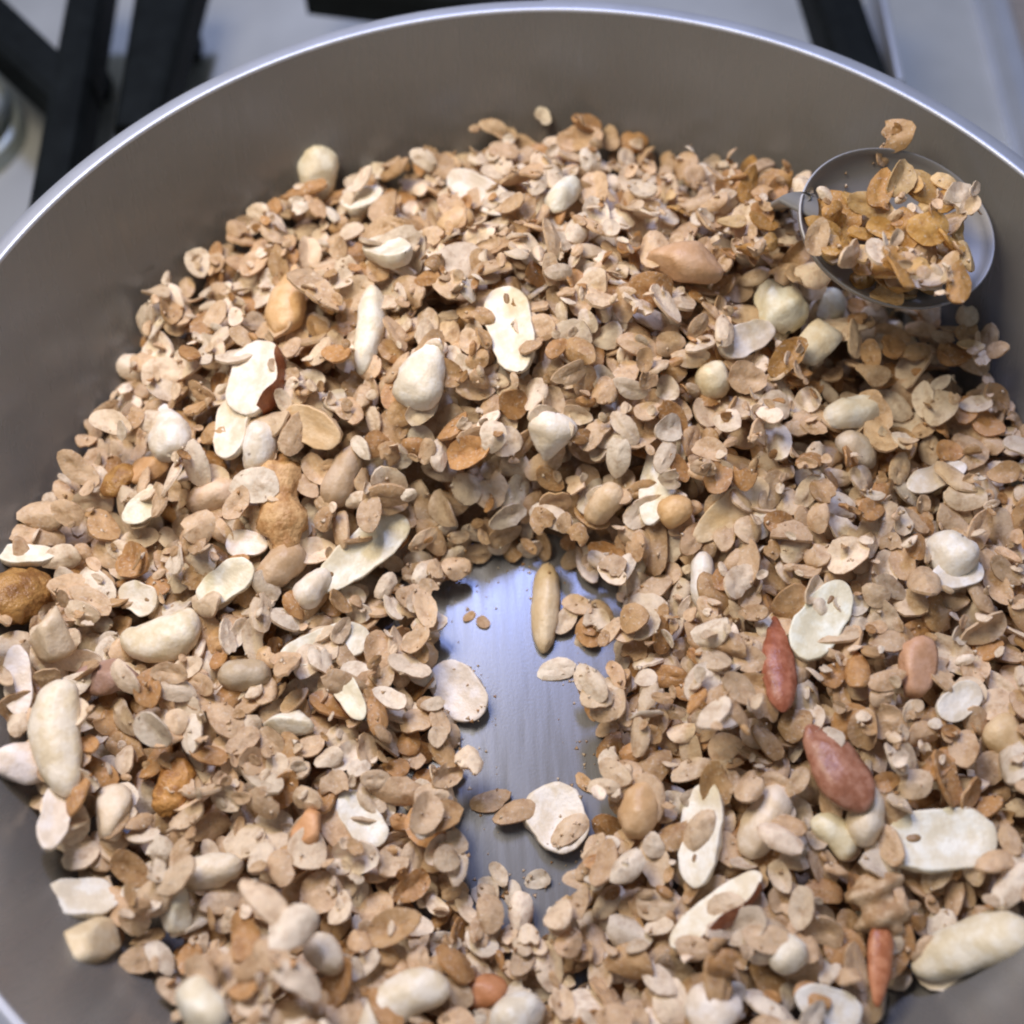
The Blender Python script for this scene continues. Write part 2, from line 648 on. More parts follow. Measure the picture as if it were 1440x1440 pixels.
def drop_flake(x, y, tilt_sd, tints, scale=None, yaw=None, nmask=True, wall=False):
    k = int(rng.integers(len(KINDS)))
    sc = scale or float(np.clip(rng.normal(.90, .19), .38, 1.35))
    i0, j0 = cell(np.array([x]), np.array([y]))
    nrm = np.array([-GRX[i0[0], j0[0]] * .8, -GRY[i0[0], j0[0]] * .8, 1.0])
    nrm /= np.linalg.norm(nrm)
    nrm = nrm + rng.normal(0, math.tan(math.radians(tilt_sd)), 3) * np.array([1, 1, .25])
    if nrm[2] < .15:
        nrm[2] = .15
    if rng.random() < .5:
        nrm = -nrm
    R = rot_from(nrm, yaw if yaw is not None else float(rng.uniform(0, 6.283)))
    S = (KINDS[k].s * sc) @ R.T
    i, j, z = settle(S, x, y, KINDS[k].T, .0006, 93)
    if nmask and NUTMASK[i, j].mean() > .15:
        return False
    np.maximum.at(H, (i, j), S[:, 2] + z + KINDS[k].T / 2)
    flakes.append((k, R, sc, np.array([x, y, z]), tints[int(rng.integers(len(tints)))] * float(np.clip(rng.normal(1, .08), .75, 1.2))))
    return True


def fill(n_max, lim, tilt, tints=OAT_TINTS):
    made = 0
    for _ in range(12):
        ok = (DEPTH > .0015) & (H < TARGET - lim)
        idx = np.argwhere(ok)
        if len(idx) < 150:
            break
        pick = idx[rng.permutation(len(idx))[:max(60, len(idx) // 70)]]
        for a, b in pick:
            if H[a, b] < TARGET[a, b] - lim:
                drop_flake(gx[a] + rng.uniform(-.5, .5) * CELL, gx[b] + rng.uniform(-.5, .5) * CELL, tilt, tints)
                made += 1
                if made >= n_max:
                    return


fill(9000, .0020, 24)
print('flakes after filling', len(flakes))

# ---------------------------------------------------------------- nuts
def nut_mesh(kind, L, W, T, seed, bend=0.0):
    """L long (x), W wide (y), T thick (z); flat-faced halves have their flat face up"""
    r = random.Random(seed)
    NS, NP = 22, 26
    v, f = [], []
    o1, o2, skew = r.uniform(0, 90), r.uniform(0, 90), r.uniform(-.22, .22)
    for a in range(NS + 1):
        s = -math.cos(math.pi * a / NS)
        if kind in ('half', 'dome', 'whole'):
            rad = math.sqrt(max(0, 1 - abs(s) ** 2.5)) * (1 + skew * s) * (1 - (.07 if kind == 'half' else .02) * math.exp(-(s / .3) ** 2))
        elif kind == 'almond':
            rad = max(0, 1 - abs(s) ** 2.0) ** .62 * (1 + .28 * s)
        elif kind == 'tear':
            rad = max(0, 1 - abs(s) ** 2.2) ** .6 * (1 - .55 * s)
        elif kind == 'cashew':
            rad = math.sqrt(max(0, 1 - abs(s) ** 3)) * (1 + .18 * s)
        elif kind == 'walnut':
            rad = math.sqrt(max(0, 1 - abs(s) ** 3.2)) * (1 + .22 * math.sin(7 * s + o1))
        else:
            rad = math.sqrt(max(0, 1 - s * s))
        for b in range(NP):
            ph = 2 * math.pi * b / NP
            cy, sz = math.cos(ph), math.sin(ph)
            y, z = rad * cy, rad * sz
            if kind == 'half':
                if z > 0:
                    ins = 1 - abs(cy) ** 4
                    z = rad * .16 * abs(sz) ** .4 - .15 * rad * ins * (1 - s * s) - .09 * math.exp(-((cy - .05) / .22) ** 2) * (1 - s * s)   # hollowed face with a raised rim
                    y = rad * (abs(cy) ** .8) * (1 if cy > 0 else -1)
                else:
                    z *= 1.0
            elif kind == 'dome':
                if z < 0:
                    z *= .25
            elif kind == 'almond':
                z *= .9 if z > 0 else .7
            X, Y, Z = s * L / 2, y * W / 2, z * (T if kind in ('half', 'dome') else T / 2)
            Y += bend * W * (s * s - .4)
            k = {'walnut': .13, 'raisin': .10, 'half': .06, 'dome': .075, 'whole': .07, 'tear': .07, 'almond': .06}.get(kind, .06)
            fr = {'walnut': 420, 'raisin': 500}.get(kind, 260)
            d = noise.noise((X * fr + o1, Y * fr + o2, Z * fr)) * k * W + noise.noise((X * fr * 2.6, Y * fr * 2.6 + o1, Z * fr * 2.6)) * k * .4 * W
            d += .010 * W * math.sin(9 * ph + 2.5 * s + o2) * (kind in ('almond', 'whole', 'dome'))      # lengthwise veins
            d -= .022 * W * math.exp(-((ph - 1.3) / .16) ** 2) * (kind in ('whole', 'dome', 'tear'))        # the seam
            nv = Vector((0.3 * s, cy, sz))
            X += d * nv.x
            Y += d * nv.y
            Z += d * nv.z * (.5 if kind == 'half' and sz > 0 else 1)
            v.append((X, Y, Z))
    for a in range(NS):
        for b in range(NP):
            c = (b + 1) % NP
            f.append((a*NP + b, a*NP + c, (a+1)*NP + c, (a+1)*NP + b))
    return v, f


def chunk_mesh(L, W, T, seed):
    """a broken piece: a rounded lump with a few fracture planes"""
    import bmesh
    r = random.Random(seed)
    bm = bmesh.new()
    bmesh.ops.create_icosphere(bm, subdivisions=3, radius=1.0)
    planes = []
    for _ in range(7):
        n = Vector((r.gauss(0, 1), r.gauss(0, 1), r.gauss(0, .8))).normalized()
        planes.append((n, r.uniform(.50, .82)))
    o = r.uniform(0, 50)
    for q in bm.verts:
        c = q.co
        e = 2.6
        k = (abs(c.x) ** e + abs(c.y) ** e + abs(c.z) ** e) ** (-1 / e)
        c = c * k
        for n, d in planes:
            over_ = c.dot(n) - d
            if over_ > 0:
                c = c - n * over_ * .93
        c = c * (1 + .07 * noise.noise(c * 2.3 + Vector((o, 0, 0))) + .035 * noise.noise(c * 6 + Vector((0, o, 0))))
        q.co = Vector((c.x * L * .60, c.y * W * .60, c.z * T * .60))
    v = [tuple(q.co) for q in bm.verts]
    bm.verts.index_update()
    f = [tuple(q.index for q in fc.verts) for fc in bm.faces]
    bm.free()
    return v, f


# (kind, picture x, y, length px, width px, angle in degrees rising to the right, name, label, extra)
NUTS = [
 ('whole', 450, 255, 70, 54, 88, 'peanut', 'smooth white whole peanut perched on the upper left edge of the heap', {}),
 ('half', 511, 281, 58, 42, 5, 'peanut_half', 'small round peanut half with a dark pit near the white whole peanut', {'pit': 1}),
 ('half', 675, 268, 118, 44, -38, 'peanut_half', 'long white peanut half slanting down right near the top of the heap', {'roll': 35}),
 ('dome', 793, 262, 66, 38, 40, 'peanut_half', 'greyish peanut half slanting up right on the top centre of heap', {}),
 ('whole', 640, 300, 50, 38, 10, 'hazelnut_piece', 'tan round nut tucked under the long slanting peanut half', {'tint': (.80, .58, .36)}),
 ('half', 545, 350, 74, 50, -30, 'peanut_half', 'white peanut half in the upper left middle of the heap', {}),
 ('dome', 518, 450, 110, 40, 80, 'cashew_piece', 'pale upright cashew strip left of the heap crest', {'bend': .12}),
 ('tear', 408, 425, 92, 48, 75, 'almond_piece', 'glossy orange tan nut standing on the left side of the heap', {'tint': (.92, .66, .44), 'mat': 'cashew'}),
 ('half', 718, 470, 152, 64, -80, 'peanut_half', 'largest upright white peanut half on the centre crest', {'germ': 1}),
 ('tear', 598, 528, 92, 60, 62, 'peanut_half', 'white teardrop nut with its tip pointing up right, left of crest centre', {}),
 ('tear', 774, 608, 86, 58, -100, 'peanut_half', 'plump cream teardrop nut at the heap centre', {}),
 ('half', 938, 625, 148, 56, 72, 'peanut_half', 'bright white upright peanut half right of the heap centre', {}),
 ('half', 360, 532, 92, 74, 72, 'peanut_half', 'white peanut half with torn red brown skin on its right', {'skin': 1}),
 ('half', 327, 603, 74, 50, 80, 'peanut_half', 'grey hollow peanut half left of the plump white one', {}),
 ('dome', 366, 622, 66, 46, 75, 'peanut_half', 'plump white nut below the one with red brown skin', {}),
 ('tear', 237, 600, 74, 54, 100, 'peanut_half', 'white pointed nut on the left slope of heap', {}),
 ('half', 206, 714, 62, 40, 25, 'peanut_half', 'small white cupped nut on the left slope', {}),
 ('walnut', 392, 695, 122, 58, 96, 'walnut_piece', 'knobby golden walnut piece standing on the left inner slope', {}),
 ('dome', 300, 692, 76, 42, 10, 'peanut_half', 'pinkish tan peanut half left of the knobby walnut', {'tint': (.88, .70, .55)}),
 ('dome', 398, 802, 74, 48, 35, 'seed', 'smooth brown seed below the knobby walnut', {'tint': (.66, .49, .34)}),
 ('half', 322, 822, 82, 48, 25, 'peanut_half', 'white cupped peanut half left of the smooth brown seed', {}),
 ('half', 352, 768, 60, 40, -15, 'peanut_half', 'small pale peanut half above the white cupped half', {}),
 ('half', 196, 838, 62, 44, -35, 'peanut_half', 'white peanut half with a dark hole on the far left slope', {'pit': 1}),
 ('half', 42, 776, 84, 36, -12, 'peanut_half', 'pale peanut half lying at the left picture edge above the raisin', {}),
 ('raisin', 22, 832, 104, 74, 10, 'golden_raisin', 'glossy amber raisin cut by the left picture edge', {}),
 ('cashew', 232, 897, 112, 62, 5, 'cashew', 'fat pale yellow cashew on the left part of the heap', {'bend': .25}),
 ('half', 457, 902, 126, 52, 5, 'peanut_half', 'long white peanut half with a dark pit left of the bare floor', {'pit': 1}),
 ('dome', 345, 946, 78, 42, -10, 'seed', 'smooth grey beige seed below the fat yellow cashew', {'tint': (.62, .53, .42)}),
 ('half', 512, 781, 142, 56, 30, 'peanut_half', 'largest white peanut half beside the upper left of the bare floor', {'germ': 1}),
 ('dome', 440, 820, 56, 40, 40, 'peanut_half', 'small cream nut touching the lower end of the largest left half', {}),
 ('half', 24, 950, 84, 38, 95, 'peanut_half', 'thin white nut standing at the left picture edge', {}),
 ('chunk', 76, 888, 66, 58, 20, 'nut_chunk', 'beige broken nut chunk right of the amber raisin', {'tint': (.82, .70, .56)}),
 ('cashew', 84, 1032, 138, 64, 95, 'cashew', 'large upright white cashew at the left picture edge', {'bend': -.2}),
 ('chunk', 38, 1078, 62, 50, -5, 'nut_chunk', 'white block of nut lying on the floor at the left edge', {}),
 ('half', 88, 1146, 88, 42, 72, 'peanut_half', 'white peanut half at the lower left edge of the heap', {}),
 ('chunk', 153, 1139, 62, 48, 70, 'nut_chunk', 'pale square nut chunk in the lower left of heap', {'tint': (.92, .82, .70)}),
 ('half', 122, 1260, 106, 60, -8, 'peanut_half', 'bluish white peanut half jutting from the lower left edge', {}),
 ('chunk', 246, 1272, 62, 50, -40, 'nut_chunk', 'crumbly white nut chunk right of the bluish white half', {}),
 ('dome', 300, 1222, 92, 46, 5, 'peanut_half', 'cream peanut half lying flat in the lower left heap', {'tint': (.92, .84, .72)}),
 ('chunk', 140, 1322, 74, 50, 10, 'nut_chunk', 'cream broken nut at the bottom left edge of heap', {'tint': (.90, .80, .62)}),
 ('dome', 287, 1412, 90, 56, -60, 'peanut_half', 'pale rounded nut at the bottom left picture edge', {}),
 ('dome', 458, 1338, 78, 44, -55, 'peanut_half', 'pale peanut half in the lower left heap near the bottom', {'tint': (.93, .84, .72)}),
 ('raisin', 240, 1098, 74, 50, 65, 'golden_raisin', 'yellow brown raisin in the lower left heap', {'tint': (1.3, 1.25, 1.1)}),
 ('chunk', 410, 1014, 70, 36, -10, 'nut_chunk', 'small white nut chunk in the left middle of the heap', {}),
 ('half', 492, 975, 92, 34, -65, 'peanut_half', 'thin curved nut with brown skin beside the bare floor', {'skin': 1, 'roll': 30}),
 ('half', 508, 1145, 112, 50, -60, 'peanut_half', 'white peanut half left of the lower bare floor', {}),
 ('half', 646, 973, 114, 64, -58, 'peanut_half', 'clean white peanut half lying on the left of the bare floor', {}),
 ('dome', 767, 852, 104, 38, 86, 'peanut', 'slim tan upright peanut standing alone on the bare floor', {'tint': (.86, .72, .52)}),
 ('half', 783, 1150, 122, 82, -65, 'peanut_half', 'broad white peanut half with dark tip on the lower bare floor', {'pit': 1}),
 ('cashew', 563, 1408, 140, 58, 25, 'cashew', 'large curved white cashew at the bottom centre left', {'bend': -.3}),
 ('dome', 728, 1424, 76, 60, 20, 'peanut_half', 'pale round nut cut by the bottom centre picture edge', {}),
 ('half', 985, 1165, 124, 60, 82, 'peanut_half', 'white grooved peanut half standing right of the lower bare floor', {'pit': 1}),
 ('dome', 1080, 1142, 98, 56, 55, 'peanut_half', 'pale peanut half left of the big brown almond', {'tint': (.93, .82, .70)}),
 ('almond', 1172, 1078, 176, 72, -62, 'almond', 'large glossy pinkish brown almond in the lower right heap', {}),
 ('almond', 1090, 935, 170, 44, -86, 'almond', 'slim reddish brown almond sliver above the large almond', {'tint': (.95, .72, .62)}),
 ('cashew', 1172, 1168, 92, 44, -50, 'cashew_piece', 'pale curved cashew piece under the large almond', {'bend': -.2}),
 ('dome', 1226, 1130, 78, 46, 75, 'peanut_half', 'pale upright nut right of the large almond tip', {'tint': (.92, .84, .72)}),
 ('half', 1315, 1180, 158, 84, -6, 'peanut_half', 'widest white peanut half in the lower right heap', {'pit': 1}),
 ('cashew', 1358, 1330, 172, 66, 8, 'cashew', 'long white cashew at the lower right edge of heap', {'bend': -.10}),
 ('half', 1008, 1272, 146, 50, 30, 'peanut_half', 'white nut slice with brown underside in the lower right', {'skin': 1, 'roll': -25}),
 ('dome', 1104, 1338, 50, 46, 40, 'peanut_half', 'small white round nut near the bottom right', {}),
 ('half', 1166, 1408, 108, 52, -30, 'peanut_half', 'white peanut half slanting down at the bottom right picture edge', {}),
 ('chunk', 1000, 1412, 74, 58, 30, 'nut_chunk', 'white crumbly chunk at the bottom edge right of centre', {}),
 ('walnut', 1232, 1270, 118, 72, -70, 'walnut_piece', 'lumpy grey brown walnut piece in the lower right heap', {'tint': (.95, 1.05, 1.3)}),
 ('almond', 1230, 1352, 100, 34, 86, 'almond_piece', 'narrow orange brown nut sliver below the lumpy walnut', {'tint': (1.3, 1.1, .8)}),
 ('half', 1152, 872, 104, 62, 52, 'peanut_half', 'white peanut half with dark hole beside the almond sliver', {'pit': 1}),
 ('dome', 1335, 775, 88, 62, -55, 'peanut', 'plump pale peanut on the right side of the heap', {}),
 ('half', 1350, 795, 66, 48, 10, 'peanut_half', 'cream split half leaning on the plump pale peanut', {}),
 ('half', 1322, 656, 84, 36, 12, 'peanut_half', 'slim white nut slice on the right slope', {}),
 ('dome', 1200, 580, 86, 46, -3, 'peanut_half', 'smooth white oval nut on the upper right slope', {}),
 ('dome', 1205, 625, 80, 40, -50, 'peanut_half', 'grey beige nut below the smooth white oval nut', {'tint': (.78, .70, .62)}),
 ('dome', 1096, 415, 92, 68, -70, 'peanut_half', 'broad white nut at the upper right crest', {}),
 ('chunk', 1160, 440, 50, 44, -60, 'nut_chunk', 'small white chunk right of the broad white nut', {}),
 ('half', 1048, 482, 76, 44, 12, 'peanut_half', 'white split nut below the broad white nut', {'pit': 1}),
 ('chunk', 1145, 484, 58, 48, 10, 'nut_chunk', 'bluish white chunk below the upper right crest', {}),
 ('chunk', 962, 358, 104, 52, -22, 'almond_piece', 'orange brown wedge of nut on the upper right crest', {'tint': (.74, .50, .34)}),
 ('dome', 1003, 525, 68, 46, -70, 'peanut_half', 'pale yellow oval nut slice on the right crest', {'tint': (1, .92, .72)}),
 ('half', 1030, 706, 118, 48, 30, 'peanut_half', 'tan nut slice above a dark hollow right of the bare floor', {'tint': (.90, .74, .54)}),
 ('whole', 950, 712, 48, 40, 20, 'hazelnut_piece', 'round golden nut right above the bare floor', {'tint': (.84, .58, .32)}),
 ('dome', 990, 800, 66, 32, 86, 'peanut_half', 'small upright white nut right of the bare floor', {}),
 ('half', 1345, 985, 62, 44, 30, 'peanut_half', 'small white cupped nut on the right heap', {}),
 ('tear', 1420, 1030, 84, 50, -40, 'hazelnut_piece', 'golden beige nut at the right picture edge', {'tint': (.86, .68, .45)}),
 ('dome', 902, 1125, 76, 52, 80, 'hazelnut_piece', 'tan rounded nut at the right border of the bare floor', {'tint': (.78, .55, .34)}),
 ('dome', 485, 670, 84, 42, 62, 'seed', 'smooth grey brown seed on the inner slope right of the walnut', {'tint': (.68, .54, .42)}),
 ('half', 440, 600, 96, 52, -35, 'peanut_half', 'tan hollow nut slice above the knobby walnut', {'tint': (.88, .68, .46)}),
 ('dome', 850, 700, 60, 40, 40, 'peanut_half', 'small tan nut on the inner slope above the bare floor', {'tint': (.88, .70, .5)}),
 ('chunk', 155, 950, 80, 44, 10, 'almond_piece', 'dull mauve brown nut piece below the fat yellow cashew', {'tint': (.5, .34, .30)}),
 ('chunk', 205, 648, 48, 34, 20, 'golden_raisin', 'orange brown dried fruit piece on the left slope', {'tint': (.72, .46, .26)}),
 ('raisin', 165, 668, 52, 36, 40, 'golden_raisin', 'olive brown raisin at the left rim of the heap', {}),
 ('chunk', 432, 1160, 42, 34, 60, 'almond_piece', 'orange brown nut crumb in the lower left heap', {'tint': (.82, .47, .26)}),
 ('chunk', 1285, 935, 60, 44, 70, 'almond_piece', 'reddish tan nut crumb on the right heap', {'tint': (.74, .46, .32)}),
 ('chunk', 680, 1392, 56, 36, 20, 'almond_piece', 'reddish brown nut crumb near the bottom centre', {'tint': (.62, .30, .16)}),
]

nut_no = 0


def image_axis(px, py, ang, P, nrm):
    """world direction in the plane (P, nrm) that runs at this angle in the picture"""
    a = math.radians(ang)
    d = ray(px + 30 * math.cos(a), py - 30 * math.sin(a))
    den = d @ nrm
    if abs(den) < .15:
        return RT * math.cos(a) + UP * math.sin(a)
    q = CAM + d * (((P - CAM) @ nrm) / den)
    return (q - P)


def place_nut(kind, px, py, lpx, wpx, ang, name, label, ex):
    global nut_no
    nut_no += 1
    P = surface_hit(px, py + 6, H)
    i, j = cell(P[:1], P[1:2])
    nrm = np.array([-GRX[i[0], j[0]] * .7, -GRY[i[0], j[0]] * .7, 1.0]) + rng.normal(0, .10, 3)
    nrm /= np.linalg.norm(nrm)
    ax = image_axis(px, py, ang, P, nrm)
    px_len = float(np.linalg.norm(ax)) / 30
    L = lpx * px_len
    W = wpx * (P - CAM) @ FW / FPX * 1.06
    L = min(L, lpx * (P - CAM) @ FW / FPX * 1.3)
    T = {'half': .60, 'dome': .62, 'almond': .62, 'cashew': .85, 'chunk': .75, 'walnut': .8, 'raisin': .7, 'whole': .9, 'tear': .8}[kind] * W
    ax = ax / np.linalg.norm(ax)
    ax = ax - nrm * (ax @ nrm)
    ax /= np.linalg.norm(ax)
    ay = np.cross(nrm, ax)
    R = np.stack([ax, ay, nrm], 1)
    if kind == 'half' and 'roll' not in ex and not ex.get('skin'):
        ex = dict(ex, roll=float(rng.uniform(-20, 20)))
    if 'roll' in ex:
        a = math.radians(ex['roll'])
        R = R @ np.array([[1, 0, 0], [0, math.cos(a), -math.sin(a)], [0, math.sin(a), math.cos(a)]])
    if kind == 'chunk':
        v, f = chunk_mesh(L, W, T, nut_no)
    else:
        v, f = nut_mesh(kind, L, W, T, nut_no, ex.get('bend', 0.0))
    V = np.array(v)
    S = V @ R.T
    ii, jj = cell(S[:, 0] + P[0], S[:, 1] + P[1])
    low = S[:, 2] < np.percentile(S[:, 2], 45)
    gap = H[ii, jj][low] - S[low, 2]
    on_floor = DEPTH[i[0], j[0]] < .0015
    z = float(np.percentile(gap, 99 if on_floor else 60)) - (0 if on_floor else (-.001 if kind == 'almond' else .0009))
    if z - P[2] > .004:
        z = P[2] + .004
    np.maximum.at(H, (ii, jj), S[:, 2] + z)
    NUTMASK[ii, jj] = True
    if kind == 'almond':
        for da, db in ((1, 0), (-1, 0), (0, 1), (0, -1), (2, 0), (0, 2), (-2, 0), (0, -2)):
            NUTMASK[np.clip(ii + da, 0, NG - 1), np.clip(jj + db, 0, NG - 1)] = True
    matname = ex.get('mat') or {'almond': 'almond', 'walnut': 'walnut', 'raisin': 'raisin', 'cashew': 'cashew', 'chunk': 'peanut'}.get(kind, 'peanut')
    mw = Matrix([[*map(float, R[0]), float(P[0])], [*map(float, R[1]), float(P[1])], [*map(float, R[2]), z], [0, 0, 0, 1]])
    tint = ex.get('tint') or tuple(1 - (1 - c_) * random.uniform(.2, 1.2) for c_ in (.97, .94, .88))
    o = mesh_obj(name, v, f, M[matname])
    o.matrix_world = mw
    o.color = (*tint, 1)
    tag(o, label, name.split('_')[0] if name not in ('golden_raisin', 'nut_chunk') else ('raisin' if 'raisin' in name else 'nut'), 'nuts scattered through the toasted oats')
    if ex.get('pit') or ex.get('germ'):
        # the germ: a small knob in the hollow of the split face
        gl = W * (.26 if ex.get('pit') else .34)
        gv, gf = nut_mesh('whole', gl, gl * .55, gl * .4, nut_no + 500)
        g = mesh_obj('germ', gv, gf, M['germ'], o)
        sx = random.choice((-1, 1)) * (random.uniform(.45, .70) if ex.get('pit') else .72)
        g.location = (sx * L / 2, W * .06, -T * .055)
        g.color = (.62, .52, .46, 1)
    if ex.get('skin'):
        # torn papery skin wrapping the lower side of one long edge
        sv, sf = [], []
        n1, n2 = 12, 6
        for a_ in range(n1 + 1):
            s = -.85 + 1.7 * a_ / n1
            rr = math.sqrt(max(0, 1 - abs(s) ** 2.5))
            for b_ in range(n2 + 1):
                ph = math.radians(24 - 100 * b_ / n2 + 9 * math.sin(a_ * .8 + nut_no) * (b_ == 0))
                k = 1.07
                sv.append((s * L / 2, -rr * W / 2 * k * math.cos(ph), rr * T * k * math.sin(ph)))
        for a_ in range(n1):
            for b_ in range(n2):
                q = a_ * (n2 + 1) + b_
                sf.append((q, q + 1, q + n2 + 2, q + n2 + 1))
        mesh_obj('skin', sv, sf, M['skin'], o)
    return o


for row in NUTS:
    place_nut(*row)

# ---------------------------------------------------------------- ladle resting in the pan
LC = at(1264, 320, .054)
ladle = empty('spoon', tuple(LC))
tag(ladle, 'grey steel spoon full of golden oats at the upper right of heap', 'spoon')
RB, DB = .0222, .0072
lv, lf = [], []
prof = []
for k in range(9):
    a = math.radians(90 * k / 8)
    prof.append((RB * math.sin(a), -DB * math.cos(a)))
prof += [(RB + .0004, .0002), (RB + .0007, 0)]
for k in range(8, -1, -1):
    a = math.radians(90 * k / 8)
    prof.append(((RB + .0007) * math.sin(a), -(DB + .0009) * math.cos(a)))
v, f = lathe(prof, 64)
tiltm = Matrix.Rotation(math.radians(14), 3, 'Y') @ Matrix.Rotation(math.radians(16), 3, 'X')
v = [tiltm @ Vector((x * 1.14, y * .90, z)) for x, y, z in v]
mesh_obj('bowl', v, f, M['steel'], ladle, angle=50)
hp0 = tiltm @ Vector((-RB * 1.12, .004, .0))
tail = [Vector(at(px_, py_, z_)) - Vector(LC) for px_, py_, z_ in ((1092, 290, .036), (1010, 285, .016), (880, 285, .014), (700, 300, .016), (560, 330, .013))]
pts = [hp0 + Vector((.003, 0, -.003)), hp0 + Vector((-.002, 0, 0))] + tail
v, f = tube(pts, [.0042, .0040, .0033, .0032, .0034, .0042, .0052], 16, .38)
mesh_obj('handle', v, f, M['steel'], ladle, angle=60)
# the ladle's inside becomes ground for the oats lying in it
inv = tiltm.inverted()
lx, ly = GX - LC[0], GY - LC[1]
q = np.hypot(lx / (RB * 1.12), ly / (RB * .88))
print('spoon reach', math.hypot(LC[0], LC[1]), LC)
inside = q < .97
zl = LC[2] - DB * np.sqrt(np.clip(1 - q * q, 0, 1))
nz = np.array(tiltm @ Vector((0, 0, 1)))
zl = zl - (nz[0] * lx + nz[1] * ly) / nz[2]
Hkeep = H.copy()
H[inside] = zl[inside]
SMk, GXk, GYk = SM, GRX, GRY
GRX, GRY = np.gradient(blur(H, 2), CELL)
GRX, GRY = np.clip(GRX, -.5, .5), np.clip(GRY, -.5, .5)
ind = np.argwhere((q < .86) & (ly < .006 + .1 * lx) & (lx < .55 * RB))
for n_ in range(260):
    a_, b_ = ind[rng.integers(len(ind))]
    if H[a_, b_] > LC[2] + .0005 - .12 * ly[a_, b_]:
        continue
    drop_flake(gx[a_], gx[b_], 26, GOLD_TINTS if n_ % 5 else OAT_TINTS, nmask=False)
GRX, GRY = GXk, GYk

for px_, py_, n_k in ((1185, 400, 14), (1250, 436, 14)):
    for n_ in range(n_k):
        p = surface_hit(rng.normal(px_, 22), rng.normal(py_, 16), H)
        if math.hypot(p[0], p[1]) < .122 and p[2] < .052:
            drop_flake(p[0], p[1], 26, GOLD_TINTS if n_ % 5 < 3 else OAT_TINTS, nmask=False)
# flakes beside the spoon, golden where it stirs
for n_ in range(110):
    p = surface_hit(rng.normal(1080, 55), rng.normal(320, 38), H)
    if math.hypot(p[0], p[1]) < .125 and p[2] < .040:
        drop_flake(p[0], p[1], 32, GOLD_TINTS if n_ % 2 else OAT_TINTS)
for n_ in range(60):
    p = surface_hit(rng.normal(1220, 60), rng.normal(470, 26), H)
    if math.hypot(p[0], p[1]) < .122 and p[2] < .034:
        drop_flake(p[0], p[1], 30, GOLD_TINTS if n_ % 2 else OAT_TINTS)

# ---------------------------------------------------------------- the loose top layer
cand = np.argwhere(DEPTH > .003)
for n_ in range(1500):
    a_, b_ = cand[rng.integers(len(cand))]
    if H[a_, b_] < TARGET[a_, b_] + .0022:
        drop_flake(gx[a_], gx[b_], 30, OAT_TINTS)
for n_ in range(800):            # broken bits
    a_, b_ = cand[rng.integers(len(cand))]
    drop_flake(gx[a_], gx[b_], 36, OAT_TINTS, scale=float(rng.uniform(.24, .50)))
# thin scatter around the heap's edge
edge = np.argwhere((DEPTH < .003) & (blur((DEPTH > .002).astype(float), 8) > .12) & (GR < .112))
for n_ in range(90):
    a_, b_ = edge[rng.integers(len(edge))]
    drop_flake(gx[a_], gx[b_], 10, OAT_TINTS, scale=float(rng.uniform(.45, .95)))
n_heap = len(flakes)
# single flakes that lie on the bare floor
LONE = [(660, 1097, 'pale oat flake alone on the left of the lower bare floor', 4), (690, 1128, 'brown oat flake just below the pale lone flake on bare floor', 1),
        (724, 1148, 'thin brown oat flake left of the broad white peanut half', 1), (757, 1237, 'small white speckled oat flake below the broad white peanut half', 7),
        (876, 1232, 'round white oat flake right of the lower bare floor', 7), (783, 944, 'white oat flake on the right of the bare floor centre', 7),
        (832, 962, 'beige oat flake touching the white one right of the bare floor', 4), (660, 868, 'small brown oat crumb in the middle of the upper bare floor', 3),
        (680, 876, 'small grey brown crumb beside the brown one on the upper bare floor', 1), (812, 852, 'pink beige oat flake right of the slim lone peanut', 6),
        (838, 880, 'pale folded oat flake right of the slim lone peanut', 4), (860, 800, 'round tan oat flake at the upper right of the bare floor', 5),
        (702, 1232, 'upright oat flake left of the small white speckled flake', 4), (733, 1288, 'oat flake near the lower end of the bare floor', 7),
        (690, 1290, 'dull oat flake at the lower end of the bare floor', 5), (742, 1322, 'lowest small oat flake on the bare floor', 4),
        (600, 865, 'curled oat flake at the upper left of the bare floor', 6), (800, 1172, 'tan oat flake lying on the broad white peanut half', 2)]
lone_ids = {}
for px_, py_, sx_, sy_, n_k in ((700, 1275, 22, 30, 5), (800, 1300, 26, 22, 5), (850, 1215, 24, 26, 8), (840, 885, 26, 30, 9), (880, 845, 20, 20, 5), (830, 975, 14, 22, 6),
                                (595, 890, 20, 26, 7), (615, 1190, 12, 40, 6), (850, 1110, 12, 24, 4)):
    for n_ in range(n_k):
        p = surface_hit(rng.normal(px_, sx_), rng.normal(py_, sy_), H)
        drop_flake(p[0], p[1], 14, OAT_TINTS, scale=float(rng.uniform(.4, 1.05)))
for px, py, lab, ti in LONE:
    p = surface_hit(px, py, H)
    small = 'crumb' in lab or 'small' in lab
    if drop_flake(p[0], p[1], 9, OAT_TINTS[ti:ti + 1], scale=.5 if 'crumb' in lab else (.72 if small else 1.0), nmask=False):
        lone_ids[len(flakes) - 1] = lab
# two flakes stuck to the back wall above the heap
for px, py in ((757, 160), (763, 186)):
    p = surface_hit(px, py, np.maximum(H, PANZ))
    drop_flake(p[0], p[1], 20, OAT_TINTS[7:8], scale=.7, nmask=False)
print('flakes', len(flakes))

